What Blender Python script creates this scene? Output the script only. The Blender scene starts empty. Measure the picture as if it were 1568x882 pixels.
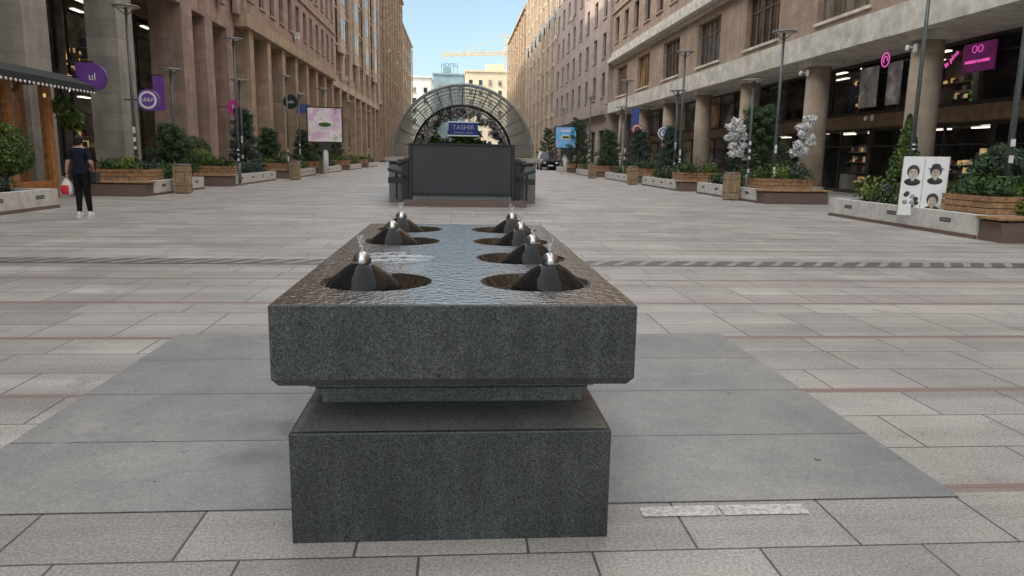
import bpy, math, random
from math import sin, cos, pi, radians
from mathutils import Vector, Matrix
random.seed(7)
S = bpy.context.scene
COL = S.collection
# ------------------------------------------------------------------ materials
MATS = {}
def nmat(name):
    m = bpy.data.materials.new(name); m.use_nodes = True
    nt = m.node_tree; b = nt.nodes['Principled BSDF']
    MATS[name] = m
    return m, nt, b
def wcoord(nt):
    return nt.nodes.new('ShaderNodeTexCoord').outputs['Object']
def mix(nt, fac, a, b, mode='MIX'):
    n = nt.nodes.new('ShaderNodeMix'); n.data_type = 'RGBA'; n.blend_type = mode
    for s, v in ((n.inputs[0], fac), (n.inputs[6], a), (n.inputs[7], b)):
        if hasattr(v, 'links'): nt.links.new(v, s)
        elif isinstance(v, (int, float)): s.default_value = v
        else: s.default_value = (*v[:3], 1)
    return n.outputs[2]
def noise(nt, vec, scale, detail=3, rough=.55):
    n = nt.nodes.new('ShaderNodeTexNoise'); n.inputs['Scale'].default_value = scale
    n.inputs['Detail'].default_value = detail; n.inputs['Roughness'].default_value = rough
    nt.links.new(vec, n.inputs['Vector']); return n.outputs['Fac']
def ramp(nt, fac, p0, p1, c0=(0,0,0), c1=(1,1,1)):
    r = nt.nodes.new('ShaderNodeValToRGB'); e = r.color_ramp.elements
    e[0].position = p0; e[1].position = p1; e[0].color = (*c0, 1); e[1].color = (*c1, 1)
    nt.links.new(fac, r.inputs[0]); return r.outputs[0]
def bump(nt, b, h, strength, dist):
    n = nt.nodes.new('ShaderNodeBump'); n.inputs['Strength'].default_value = strength
    n.inputs['Distance'].default_value = dist
    nt.links.new(h, n.inputs['Height']); nt.links.new(n.outputs[0], b.inputs['Normal'])
def simple(name, col, rough=.7, metal=0, sc=6, var=.25, emis=0, bmp=0, spec=.5):
    m, nt, b = nmat(name)
    v = wcoord(nt); f = noise(nt, v, sc, 2)
    lo = tuple(c*(1-var) for c in col); hi = tuple(min(1, c*(1+var)) for c in col)
    c = mix(nt, ramp(nt, f, .3, .7), lo, hi)
    nt.links.new(c, b.inputs['Base Color'])
    b.inputs['Roughness'].default_value = rough; b.inputs['Metallic'].default_value = metal
    b.inputs['Specular IOR Level'].default_value = spec
    if emis:
        nt.links.new(c, b.inputs['Emission Color']); b.inputs['Emission Strength'].default_value = emis
    if bmp: bump(nt, b, noise(nt, v, sc*4), bmp, .01)
    return m
def stone(name, c1, c2, bw=1.2, bh=.6, mortar=.6, rough=.85):
    m, nt, b = nmat(name)
    v = wcoord(nt)
    sp = nt.nodes.new('ShaderNodeSeparateXYZ'); nt.links.new(v, sp.inputs[0])
    ad = nt.nodes.new('ShaderNodeMath'); nt.links.new(sp.outputs[0], ad.inputs[0]); nt.links.new(sp.outputs[1], ad.inputs[1])
    cb = nt.nodes.new('ShaderNodeCombineXYZ'); nt.links.new(ad.outputs[0], cb.inputs[0]); nt.links.new(sp.outputs[2], cb.inputs[1])
    br = nt.nodes.new('ShaderNodeTexBrick'); nt.links.new(cb.outputs[0], br.inputs['Vector'])
    br.inputs['Scale'].default_value = 1; br.inputs['Brick Width'].default_value = bw; br.inputs['Row Height'].default_value = bh
    br.inputs['Mortar Size'].default_value = .008; br.inputs['Mortar Smooth'].default_value = .3
    br.inputs['Color1'].default_value = (*c1, 1); br.inputs['Color2'].default_value = (*c2, 1)
    br.inputs['Mortar'].default_value = (*[c*mortar for c in c1], 1)
    f = noise(nt, v, 1.3, 5, .68)
    c = mix(nt, .75, br.outputs[0], ramp(nt, f, .25, .75, (.52,.52,.53), (1.1,1.09,1.07)), 'MULTIPLY')
    mp = nt.nodes.new('ShaderNodeMapping'); mp.inputs['Scale'].default_value = (2.5,2.5,.22); nt.links.new(v, mp.inputs[0])
    c = mix(nt, .55, c, ramp(nt, noise(nt, mp.outputs[0], 1.0, 3, .6), .35, .65, (.64,.63,.62), (1.05,1.05,1.05)), 'MULTIPLY')
    nt.links.new(c, b.inputs['Base Color']); b.inputs['Roughness'].default_value = rough
    return m
stone('st_grey', (.46,.42,.36), (.36,.33,.285), 1.4, .7)
stone('st_pink', (.45,.315,.255), (.35,.25,.205), 1.2, .6)
stone('st_tan', (.50,.37,.245), (.41,.30,.205), 1.1, .55)
stone('st_cream', (.64,.525,.40), (.55,.445,.335), 1.1, .5)
stone('st_brown', (.46,.345,.255), (.375,.285,.215), 1.1, .55)
stone('st_mauve', (.45,.365,.325), (.39,.315,.285), 1.2, .6)
stone('st_column', (.51,.405,.305), (.42,.335,.255), .9, .8)
simple('concrete_band', (.55,.52,.455), .85, sc=2, var=.25)
simple('planter_concrete', (.60,.58,.54), .8, sc=5, var=.16)
simple('granite_brown', (.17,.11,.095), .5, sc=40, var=.4)
simple('granite_grey', (.20,.20,.20), .6, sc=30, var=.4)
simple('wood', (.33,.19,.095), .55, sc=9, var=.4)
simple('wood_orange', (.42,.18,.06), .5, sc=7, var=.3)
simple('bamboo', (.38,.27,.16), .6, sc=14, var=.3)
simple('soil', (.05,.04,.03), .95, sc=20)
simple('black_metal', (.018,.018,.02), .4, sc=5, var=.2)
simple('grey_metal', (.26,.27,.27), .4, .5, sc=12, var=.2)
simple('pole_metal', (.12,.135,.135), .45, .3, sc=18, var=.3)
simple('steel', (.48,.47,.46), .22, 1, sc=10, var=.15)
simple('white_paint', (.75,.75,.73), .5, sc=4, var=.05)
simple('frame_dark', (.035,.03,.028), .5, sc=3)
simple('frame_brown', (.20,.13,.08), .6, sc=3)
simple('blind', (.45,.42,.37), .8, sc=3, var=.15)
simple('screen_grey', (.042,.045,.05), .55, sc=.6, var=.12)
simple('purple_sign', (.16,.06,.30), .4, sc=2, var=.1)
simple('magenta_sign', (.55,.05,.25), .4, sc=2, var=.1)
simple('blue_sign', (.02,.035,.30), .4, sc=2, var=.1, emis=.1)
simple('neon_pink', (.85,.12,.50), .4, emis=.9, var=.02)
simple('neon_purple', (.16,.02,.12), .4, emis=.3, var=.3, sc=3)
simple('lit_green', (.22,.65,.08), .5, emis=.4, var=.2)
simple('lit_warm', (.85,.52,.22), .5, emis=.7, var=.4, sc=1.5)
simple('lit_white', (.85,.77,.64), .5, emis=3.2, var=.1, sc=3)
simple('awning', (.022,.028,.026), .8, sc=3)
simple('skin', (.48,.29,.21), .55, sc=20, var=.06)
simple('shirt_navy', (.012,.014,.028), .85, sc=18, var=.3, spec=.2)
simple('trousers_black', (.010,.010,.012), .85, sc=16, var=.3, spec=.2)
simple('hair', (.018,.011,.008), .55, sc=60, var=.5, spec=.3)
simple('bag_white', (.75,.72,.70), .4, sc=10, var=.1)
simple('bag_red', (.65,.03,.05), .4, sc=10, var=.1)
simple('leather', (.012,.011,.011), .35, sc=20)
simple('car_paint', (.015,.016,.018), .18, .2, sc=3)
simple('crane_yellow', (.65,.42,.10), .6, sc=1)
simple('tyre', (.015,.015,.015), .8, sc=20)
simple('trunk', (.09,.06,.045), .9, sc=15, var=.4, bmp=.5)
simple('goods_red', (.4,.05,.04), .6, sc=8); simple('goods_blue', (.06,.1,.3), .6, sc=8); simple('goods_beige', (.5,.42,.33), .6, sc=8)
simple('shop_wall', (.24,.205,.18), .9, sc=2, var=.4)
def leafmat(name, col, var=.5):
    m, nt, b = nmat(name)
    v = wcoord(nt); f = noise(nt, v, 7, 2)
    c = mix(nt, ramp(nt, f, .35, .68), tuple(x*(1-var) for x in col), tuple(x*(1+var) for x in col))
    nt.links.new(c, b.inputs['Base Color']); b.inputs['Roughness'].default_value = .6
    b.inputs['Specular IOR Level'].default_value = .25
leafmat('leaf_dark', (.04,.072,.026)); leafmat('leaf_mid', (.075,.13,.033)); leafmat('leaf_light', (.14,.195,.04))
leafmat('leaf_blue', (.085,.12,.11)); leafmat('leaf_yellow', (.25,.26,.045)); leafmat('blossom_white', (.78,.77,.76), .1); leafmat('blossom_pink', (.55,.38,.44), .25)
def glassmat(name, col, rough=.06, var=.6, sc=.6):
    m, nt, b = nmat(name)
    v = wcoord(nt)
    c = mix(nt, ramp(nt, noise(nt, v, sc, 2), .35, .65), tuple(x*(1-var) for x in col), tuple(x*(1+var) for x in col))
    nt.links.new(c, b.inputs['Base Color']); b.inputs['Roughness'].default_value = rough
    b.inputs['IOR'].default_value = 1.6
    bump(nt, b, noise(nt, v, .8, 1), .04, .1)
glassmat('gl_dark', (.03,.03,.033)); glassmat('gl_blue', (.05,.065,.08)); glassmat('gl_curtain', (.20,.18,.15)); glassmat('gl_warm', (.30,.18,.08))
def seeglass(name, tint, tr=.75, rough=.03, base=.5):
    m, nt, b = nmat(name)
    out = nt.nodes['Material Output']
    t = nt.nodes.new('ShaderNodeBsdfTransparent'); t.inputs[0].default_value = (*tint, 1)
    b.inputs['Base Color'].default_value = (*[x*base for x in tint], 1); b.inputs['Roughness'].default_value = rough
    ms = nt.nodes.new('ShaderNodeMixShader')
    f = noise(nt, wcoord(nt), 2.0, 2)
    mr = nt.nodes.new('ShaderNodeMapRange'); mr.inputs[3].default_value = tr-.12; mr.inputs[4].default_value = tr+.08
    nt.links.new(f, mr.inputs[0]); nt.links.new(mr.outputs[0], ms.inputs[0])
    nt.links.new(b.outputs[0], ms.inputs[1]); nt.links.new(t.outputs[0], ms.inputs[2]); nt.links.new(ms.outputs[0], out.inputs[0])
seeglass('shop_glass', (.86,.88,.87), .76, base=.08); seeglass('canopy_glass', (.80,.83,.80), .52, .3, .6)
# paving
def paving():
    m, nt, b = nmat('paving')
    v = wcoord(nt)
    mp = nt.nodes.new('ShaderNodeMapping'); mp.inputs['Location'].default_value = (0.13, -2.88+.455*40, 0)
    nt.links.new(v, mp.inputs[0])
    br = nt.nodes.new('ShaderNodeTexBrick'); nt.links.new(mp.outputs[0], br.inputs['Vector'])
    br.inputs['Scale'].default_value = 1; br.inputs['Brick Width'].default_value = .62; br.inputs['Row Height'].default_value = .455
    br.inputs['Mortar Size'].default_value = .0055; br.inputs['Mortar Smooth'].default_value = .2
    br.offset = .37; br.offset_frequency = 3; br.squash = 1.55; br.squash_frequency = 4
    br.inputs['Color1'].default_value = (.50,.485,.452,1); br.inputs['Color2'].default_value = (.395,.382,.36,1)
    br.inputs['Mortar'].default_value = (.12,.115,.11,1)
    sc = nt.nodes.new('ShaderNodeMapping'); sc.inputs['Scale'].default_value = (.10, 1.6, 1); nt.links.new(v, sc.inputs[0])
    c = mix(nt, .9, br.outputs[0], ramp(nt, noise(nt, sc.outputs[0], 1.3, 4, .65), .3, .7, (.62,.61,.605), (1.12,1.11,1.09)), 'MULTIPLY')
    c = mix(nt, .75, c, ramp(nt, noise(nt, v, .7, 5, .7), .3, .7, (.70,.71,.73), (1.10,1.09,1.07)), 'MULTIPLY')
    c = mix(nt, .85, c, ramp(nt, noise(nt, v, 80, 3, .8), .38, .62, (.60,.59,.59), (1.30,1.28,1.26)), 'MULTIPLY')
    c = mix(nt, ramp(nt, noise(nt, v, 11, 3, .8), .66, .71), c, (.18,.172,.165))
    c = mix(nt, ramp(nt, noise(nt, v, 1.9, 5, .78), .57, .76), c, (.24,.232,.222))
    sp = nt.nodes.new('ShaderNodeSeparateXYZ'); nt.links.new(v, sp.inputs[0])
    def M(op, a, bb=None):
        n = nt.nodes.new('ShaderNodeMath'); n.operation = op
        for i, x in enumerate((a, bb)):
            if x is None: continue
            if hasattr(x, 'links'): nt.links.new(x, n.inputs[i])
            else: n.inputs[i].default_value = x
        return n.outputs[0]
    y = M('ADD', sp.outputs[1], 136.5-2.88+.045)
    md = M('MODULO', y, 1.365)
    instr = M('LESS_THAN', md, .08)
    red = mix(nt, .8, (.27,.185,.16), ramp(nt, noise(nt, v, 60, 3, .8), .3, .7, (.6,.6,.6), (1.2,1.2,1.2)), 'MULTIPLY')
    sk2 = nt.nodes.new('ShaderNodeMapping'); sk2.inputs['Scale'].default_value = (.18, .73, 1); nt.links.new(v, sk2.inputs[0])
    instr = M('MULTIPLY', instr, ramp(nt, noise(nt, sk2.outputs[0], 1.0, 2), .38, .48, (.3,.3,.3), (1,1,1)))
    c = mix(nt, instr, c, red)
    nt.links.new(c, b.inputs['Base Color'])
    rr = ramp(nt, noise(nt, v, 1.1, 3), .35, .7, (.42,.42,.42), (.75,.75,.75)); nt.links.new(rr, b.inputs['Roughness'])
    ht = mix(nt, .25, br.outputs['Fac'], noise(nt, v, 90, 3), 'MIX')
    inv = nt.nodes.new('ShaderNodeInvert'); nt.links.new(ht, inv.inputs[1])
    bump(nt, b, inv.outputs[0], .5, .006)
paving()
def patchmat():
    m, nt, b = nmat('grey_slab')
    v = wcoord(nt)
    mp = nt.nodes.new('ShaderNodeMapping'); mp.inputs['Location'].default_value = (.4, -2.79+.73*4, 0); nt.links.new(v, mp.inputs[0])
    br = nt.nodes.new('ShaderNodeTexBrick'); nt.links.new(mp.outputs[0], br.inputs['Vector'])
    br.inputs['Scale'].default_value = 1; br.inputs['Brick Width'].default_value = 9; br.inputs['Row Height'].default_value = .73
    br.inputs['Mortar Size'].default_value = .006
    br.inputs['Color1'].default_value = (.26,.263,.255,1); br.inputs['Color2'].default_value = (.30,.30,.29,1); br.inputs['Mortar'].default_value = (.09,.09,.09,1)
    c = mix(nt, .9, br.outputs[0], ramp(nt, noise(nt, v, 1.1, 6, .7), .3, .7, (.60,.64,.69), (1.2,1.17,1.10)), 'MULTIPLY')
    c = mix(nt, .75, c, ramp(nt, noise(nt, v, 110, 3, .8), .35, .65, (.62,.62,.62), (1.28,1.28,1.28)), 'MULTIPLY')
    c = mix(nt, ramp(nt, noise(nt, v, 12, 3, .7), .685, .715), c, (.07,.07,.07))
    c = mix(nt, ramp(nt, noise(nt, v, 2.3, 5, .75), .58, .75), c, (.38,.365,.345))
    vm = nt.nodes.new('ShaderNodeVectorMath'); vm.operation = 'DISTANCE'; nt.links.new(v, vm.inputs[0]); vm.inputs[1].default_value = (-.75, 3.6, 0)
    ad = nt.nodes.new('ShaderNodeMath'); ad.operation = 'MULTIPLY_ADD'; nt.links.new(noise(nt, v, 2.5, 4), ad.inputs[0]); ad.inputs[1].default_value = 1.2; nt.links.new(vm.outputs['Value'], ad.inputs[2])
    wet = ramp(nt, ad.outputs[0], .7, 2.3, (1,1,1), (0,0,0))
    c = mix(nt, wet, c, mix(nt, .5, c, (.08,.09,.105)))
    nt.links.new(c, b.inputs['Base Color'])
    r = mix(nt, wet, (.55,.55,.55), (.26,.26,.26)); nt.links.new(r, b.inputs['Roughness'])
    bump(nt, b, noise(nt, v, 100, 3), .3, .004)
patchmat()
def granite(name, base, lite, rough, spec=.5, streak=0):
    m, nt, b = nmat(name)
    v = wcoord(nt)
    c = mix(nt, ramp(nt, noise(nt, v, 160, 3, .9), .44, .62), base, lite)
    c = mix(nt, ramp(nt, noise(nt, v, 110, 2, .9), .57, .65), c, tuple(x*.25 for x in base))
    c = mix(nt, .8, c, ramp(nt, noise(nt, v, 3, 5, .7), .3, .7, (.58,.60,.62), (1.2,1.2,1.17)), 'MULTIPLY')
    if streak:
        mp = nt.nodes.new('ShaderNodeMapping'); mp.inputs['Scale'].default_value = (7,7,.7); nt.links.new(v, mp.inputs[0])
        c = mix(nt, streak, c, ramp(nt, noise(nt, mp.outputs[0], 1.6, 4, .6), .35, .65, (.55,.55,.55), (1.2,1.2,1.2)), 'MULTIPLY')
    c = mix(nt, ramp(nt, noise(nt, v, 4.5, 6, .8), .63, .82), c, tuple(x*1.25 for x in lite))
    nt.links.new(c, b.inputs['Base Color'])
    b.inputs['Roughness'].default_value = rough; b.inputs['Specular IOR Level'].default_value = spec
    bump(nt, b, noise(nt, v, 160, 3), .3, .002)
granite('granite', (.026,.029,.030), (.125,.132,.129), .42, .45, .6)
granite('granite_lit', (.13,.135,.13), (.31,.31,.295), .55, .5, 0)  # granite colour lightened to stand in for light under the slab
def wetmat(name, base, scale, strength, dist, rough=.03, hi=2.2, ior=1.7, spec=.5):
    m, nt, b = nmat(name)
    v = wcoord(nt)
    c = mix(nt, ramp(nt, noise(nt, v, 160, 3, .8), .4, .62), base, tuple(x*hi for x in base))
    nt.links.new(c, b.inputs['Base Color']); b.inputs['Roughness'].default_value = rough; b.inputs['IOR'].default_value = ior
    b.inputs['Specular IOR Level'].default_value = spec
    h = mix(nt, .45, noise(nt, v, scale, 2, .5), noise(nt, v, scale*.3, 2, .5), 'ADD')
    bump(nt, b, h, strength, dist)
wetmat('wet_top', (.045,.038,.030), 40, .55, .010, .025, 3, 1.9)
wetmat('wet_bowl', (.020,.014,.010), 8, .15, .006, .03, 2.2, 1.5)
wetmat('wet_cone', (.006,.006,.006), 22, .25, .006, .08, 2.2, 1.45, .22)
m, nt, b = nmat('water_jet'); b.inputs['Base Color'].default_value = (.95,.97,1,1); b.inputs['Transmission Weight'].default_value = .75; b.inputs['IOR'].default_value = 1.33; b.inputs['Roughness'].default_value = .08
def postermat(name, cols, sc):
    m, nt, b = nmat(name); v = wcoord(nt)
    r = nt.nodes.new('ShaderNodeValToRGB'); r.color_ramp.interpolation = 'EASE'
    while len(r.color_ramp.elements) < len(cols): r.color_ramp.elements.new(.5)
    for i, c in enumerate(cols):
        r.color_ramp.elements[i].position = .3+.4*i/(len(cols)-1); r.color_ramp.elements[i].color = (*c, 1)
    nt.links.new(noise(nt, v, sc, 3), r.inputs[0]); nt.links.new(r.outputs[0], b.inputs['Base Color']); b.inputs['Roughness'].default_value = .3
    nt.links.new(r.outputs[0], b.inputs['Emission Color']); b.inputs['Emission Strength'].default_value = .1
postermat('poster_pink', [(.35,.12,.25),(.62,.42,.52),(.75,.65,.66),(.3,.45,.12)], 1.1)
postermat('poster_blue', [(.05,.25,.55),(.15,.45,.75),(.6,.3,.4)], 1.3)
postermat('poster_grey', [(.10,.10,.11),(.3,.28,.28),(.6,.58,.56)], 1.6)
m, nt, b = nmat('band_pattern'); v = wcoord(nt)
mp = nt.nodes.new('ShaderNodeMapping'); mp.inputs['Rotation'].default_value = (0,0,.6); nt.links.new(v, mp.inputs[0])
wv = nt.nodes.new('ShaderNodeTexWave'); wv.inputs['Scale'].default_value = 1.25; wv.inputs['Distortion'].default_value = 1.6; nt.links.new(mp.outputs[0], wv.inputs[0])
c = mix(nt, ramp(nt, wv.outputs['Fac'], .66, .8), (.12,.115,.11), (.31,.295,.275)); c = mix(nt, .7, c, ramp(nt, noise(nt, v, 3, 5, .8), .3, .7, (.6,.6,.6), (1.2,1.2,1.2)), 'MULTIPLY')
nt.links.new(c, b.inputs['Base Color']); b.inputs['Roughness'].default_value = .6

# ------------------------------------------------------------------ mesh builder
class MB:
    def __init__(s): s.v = []; s.f = []; s.m = []; s.names = []; s.sm = []
    def mi(s, n):
        if n not in s.names: s.names.append(n)
        return s.names.index(n)
    def quad(s, pts, m, smooth=False):
        k = len(s.v); s.v += [tuple(p) for p in pts]; s.f.append(tuple(range(k, k+len(pts)))); s.m.append(s.mi(m)); s.sm.append(smooth)
    def box(s, x0, x1, y0, y1, z0, z1, m):
        if x0 > x1: x0, x1 = x1, x0
        if y0 > y1: y0, y1 = y1, y0
        k = len(s.v)
        s.v += [(x0,y0,z0),(x1,y0,z0),(x1,y1,z0),(x0,y1,z0),(x0,y0,z1),(x1,y0,z1),(x1,y1,z1),(x0,y1,z1)]
        for q in ((0,3,2,1),(4,5,6,7),(0,1,5,4),(1,2,6,5),(2,3,7,6),(3,0,4,7)):
            s.f.append(tuple(k+i for i in q)); s.m.append(s.mi(m)); s.sm.append(False)
    def tube(s, p0, p1, r0, r1, m, n=12, caps=True):
        p0, p1 = Vector(p0), Vector(p1); d = (p1-p0).normalized()
        a = d.orthogonal().normalized(); bb = d.cross(a); k = len(s.v)
        for p, r in ((p0, r0), (p1, r1)):
            for i in range(n):
                t = 2*pi*i/n; s.v.append(tuple(p+(a*cos(t)+bb*sin(t))*r))
        mi = s.mi(m)
        for i in range(n):
            j = (i+1) % n; s.f.append((k+i, k+j, k+n+j, k+n+i)); s.m.append(mi); s.sm.append(n > 6)
        if caps:
            s.f.append(tuple(k+n-1-i for i in range(n))); s.m.append(mi); s.sm.append(False)
            s.f.append(tuple(k+n+i for i in range(n))); s.m.append(mi); s.sm.append(False)
    def lathe(s, c, prof, m, n=32, smooth=True):
        k = len(s.v); mi = s.mi(m)
        for r, z in prof:
            for i in range(n):
                t = 2*pi*i/n; s.v.append((c[0]+r*cos(t), c[1]+r*sin(t), c[2]+z))
        for a in range(len(prof)-1):
            for i in range(n):
                j = (i+1) % n; s.f.append((k+a*n+i, k+a*n+j, k+(a+1)*n+j, k+(a+1)*n+i)); s.m.append(mi); s.sm.append(smooth)
    def ell(s, c, r, m, nu=14, nv=8):
        k = len(s.v); mi = s.mi(m)
        for a in range(nv+1):
            ph = pi*a/nv
            for i in range(nu):
                t = 2*pi*i/nu; s.v.append((c[0]+r[0]*sin(ph)*cos(t), c[1]+r[1]*sin(ph)*sin(t), c[2]+r[2]*cos(ph)))
        for a in range(nv):
            for i in range(nu):
                j = (i+1) % nu; s.f.append((k+a*nu+i, k+(a+1)*nu+i, k+(a+1)*nu+j, k+a*nu+j)); s.m.append(mi); s.sm.append(True)
    def make(s, name, parent=None, bevel=0):
        me = bpy.data.meshes.new(name); me.from_pydata(s.v, [], s.f)
        for n in s.names: me.materials.append(MATS[n])
        me.polygons.foreach_set('material_index', s.m); me.polygons.foreach_set('use_smooth', s.sm); me.update()
        o = bpy.data.objects.new(name, me); COL.objects.link(o)
        if parent: o.parent = parent
        if bevel:
            bv = o.modifiers.new('bevel', 'BEVEL'); bv.width = bevel; bv.segments = 2; bv.limit_method = 'ANGLE'
        return o
def empty(name):
    e = bpy.data.objects.new(name, None); COL.objects.link(e); e.empty_display_size = .2; return e
def text(s, loc, rot, size, m, parent, name='lettering'):
    cu = bpy.data.curves.new(name, 'FONT'); cu.body = s; cu.size = size; cu.extrude = .008; cu.align_x = 'CENTER'; cu.align_y = 'CENTER'
    cu.materials.append(MATS[m]); o = bpy.data.objects.new(name, cu); o.location = loc; o.rotation_euler = rot
    COL.objects.link(o); o.parent = parent; return o

# ------------------------------------------------------------------ ground
g = MB(); g.quad([(-500,-300,0),(500,-300,0),(500,900,0),(-500,900,0)], 'paving'); g.make('plaza_pavement')
g = MB(); g.quad([(-2.135,2.79,.004),(2.135,2.79,.004),(2.135,5.71,.004),(-2.135,5.71,.004)], 'grey_slab'); g.make('grey_stone_inlay')
g = MB(); g.quad([(-14,9.5,.004),(14,9.5,.004),(14,9.92,.004),(-14,9.92,.004)], 'band_pattern')
g.quad([(-14,9.43,.004),(14,9.43,.004),(14,9.496,.004),(-14,9.496,.004)], 'granite_brown'); g.make('patterned_paving_band')
simple('pale_slab', (.50,.49,.465), .6, sc=50, var=.4)
g = MB()
g.quad([(.74,2.67,.004),(1.06,2.67,.004),(1.06,2.755,.004),(.74,2.755,.004)], 'pale_slab'); g.quad([(1.07,2.67,.004),(1.42,2.67,.004),(1.42,2.755,.004),(1.07,2.755,.004)], 'pale_slab')
g.make('pale_paving_strip')

# ------------------------------------------------------------------ drinking fountain
F = empty('drinking_fountain')
X0, X1, Y0, Y1, ZT = -.626, .622, 2.46, 5.42, .90
b_ = MB(); b_.box(-.592, .566, 2.53, 5.36, -.05, .42, 'granite'); b_.make('base_block', F, .006)
b_ = MB(); b_.quad([(-.58,2.545,.4215),(.554,2.545,.4215),(.554,2.857,.4215),(-.58,2.857,.4215)], 'granite_lit'); b_.make('base_top_lit_sheet', F)  # sheet in lightened granite so the base top looks lit
b_ = MB(); b_.box(-.535, .51, 2.86, 5.1, .42, .50, 'granite_lit'); b_.box(-.555, .53, 2.72, 5.14, .53, .612, 'granite_lit'); b_.box(-.545, .52, 2.79, 5.12, .50, .53, 'granite'); b_.make('neck', F, .004)
sl = MB()
ch = .02; e = .006; zb = .612; zc = .64
def ring(z, i): return [(X0+i,Y0+i,z),(X1-i,Y0+i,z),(X1-i,Y1-i,z),(X0+i,Y1-i,z)]
rs = [ring(zb, ch), ring(zc, 0), ring(ZT-e, 0), ring(ZT, e)]
for a in range(3):
    for i in range(4):
        j = (i+1) % 4; sl.quad([rs[a][i], rs[a][j], rs[a+1][j], rs[a+1][i]], 'granite')
sl.quad([rs[0][3], rs[0][2], rs[0][1], rs[0][0]], 'granite')
R = .222; cx = [(-.32), (.318)]; cys = [2.93+.70*i for i in range(4)]
def cellring(ax, bx, ay, by, cxx, cyy, n=64):
    angs = [2*pi*i/n for i in range(n)]
    for (px, py) in ((ax,ay),(bx,ay),(bx,by),(ax,by)):
        angs.append(math.atan2(py-cyy, px-cxx) % (2*pi))
    angs = sorted(set(round(a, 6) for a in angs))
    def outp(t):
        dx, dy = cos(t), sin(t); ts = []
        if dx > 1e-6: ts.append((bx-cxx)/dx)
        if dx < -1e-6: ts.append((ax-cxx)/dx)
        if dy > 1e-6: ts.append((by-cyy)/dy)
        if dy < -1e-6: ts.append((ay-cyy)/dy)
        k = min(ts); return (cxx+dx*k, cyy+dy*k, ZT)
    for i in range(len(angs)):
        t, u = angs[i], angs[(i+1) % len(angs)]
        sl.quad([(cxx+R*cos(t), cyy+R*sin(t), ZT), outp(t), outp(u), (cxx+R*cos(u), cyy+R*sin(u), ZT)], 'wet_top')
sl.quad([(X0+e,Y0+e,ZT),(X1-e,Y0+e,ZT),(X1-e,2.58,ZT),(X0+e,2.58,ZT)], 'wet_top')
sl.quad([(X0+e,2.58+2.8,ZT),(X1-e,2.58+2.8,ZT),(X1-e,Y1-e,ZT),(X0+e,Y1-e,ZT)], 'wet_top')
for i, cy in enumerate(cys):
    a, bb = 2.58+.7*i, 2.58+.7*(i+1)
    cellring(X0+e, 0, a, bb, cx[0], cy)
    cellring(0, X1-e, a, bb, cx[1], cy)
sl.make('top_slab', F)
for k in range(2):
    for i, cy in enumerate(cys):
        if k == 0 and i == 1:
            w = MB(); nr, na = 30, 72
            def wz(x, y):
                d = math.hypot(x-cx[0], y-cy)/R; t = min(1, max(0, 1-d)*3)
                return ZT+.0005+t*(.003+.0030*sin(46*y+4*sin(7*x)+5*x)+.0010*sin(75*x+30*y))
            P = [[(cx[0]+R*(q/nr)*cos(2*pi*p/na), cy+R*(q/nr)*sin(2*pi*p/na)) for p in range(na)] for q in range(nr+1)]
            P = [[(x, y, wz(x, y)) for x, y in r_] for r_ in P]
            for q in range(nr):
                for p in range(na):
                    p2 = (p+1) % na; w.quad([P[q][p], P[q+1][p], P[q+1][p2], P[q][p2]], 'wet_top', True)
            o = w.make('rippling_water', F)
            continue
        w = MB()
        w.lathe((cx[k], cy, ZT), [(R, 0), (R-.006, -.004), (R-.02, -.035), (R-.07, -.075), (.06, -.095), (0.001, -.1)], 'wet_bowl', 56)
        w.make('bowl', F)
        w = MB(); w.lathe((cx[k], cy, ZT-.046), [(.001, 0), (R-.026, 0)], 'wet_bowl', 56); w.make('bowl_water', F)
        c = (cx[k]+(-.053 if k == 0 else .055), cy-.005, ZT)
        w = MB()
        w.lathe(c, [(.146,-.05),(.152,-.036),(.153,-.026),(.149,-.014),(.142,-.006),(.120,.014),(.092,.037),(.066,.057),(.048,.069),(.040,.073),(.036,.075)], 'wet_cone', 40)
        w.lathe(c, [(.037,.073),(.038,.080),(.036,.092),(.031,.103),(.022,.112),(.011,.118),(.001,.12)], 'steel', 24)
        w.make('spout_cone', F)
        w = MB(); rnd = random.Random(k*9+i)
        for j in range(8):
            z = .120+.0078*j; sp = .002+.0012*j
            w.ell((c[0]+rnd.uniform(-sp,sp)*1.3, c[1]+rnd.uniform(-sp,sp), c[2]+z), (rnd.uniform(.003,.0058), rnd.uniform(.003,.0055), rnd.uniform(.005,.009)), 'water_jet', 8, 6)
        for j in range(12):
            t = rnd.uniform(0, 6.28); rr = rnd.uniform(.006,.018); z = rnd.uniform(.130,.185)
            q = rnd.uniform(.0013,.0034); w.ell((c[0]+rr*cos(t), c[1]+rr*sin(t), c[2]+z), (q,q,q*1.5), 'water_jet', 6, 5)
        w.make('water_jet', F)

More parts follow.
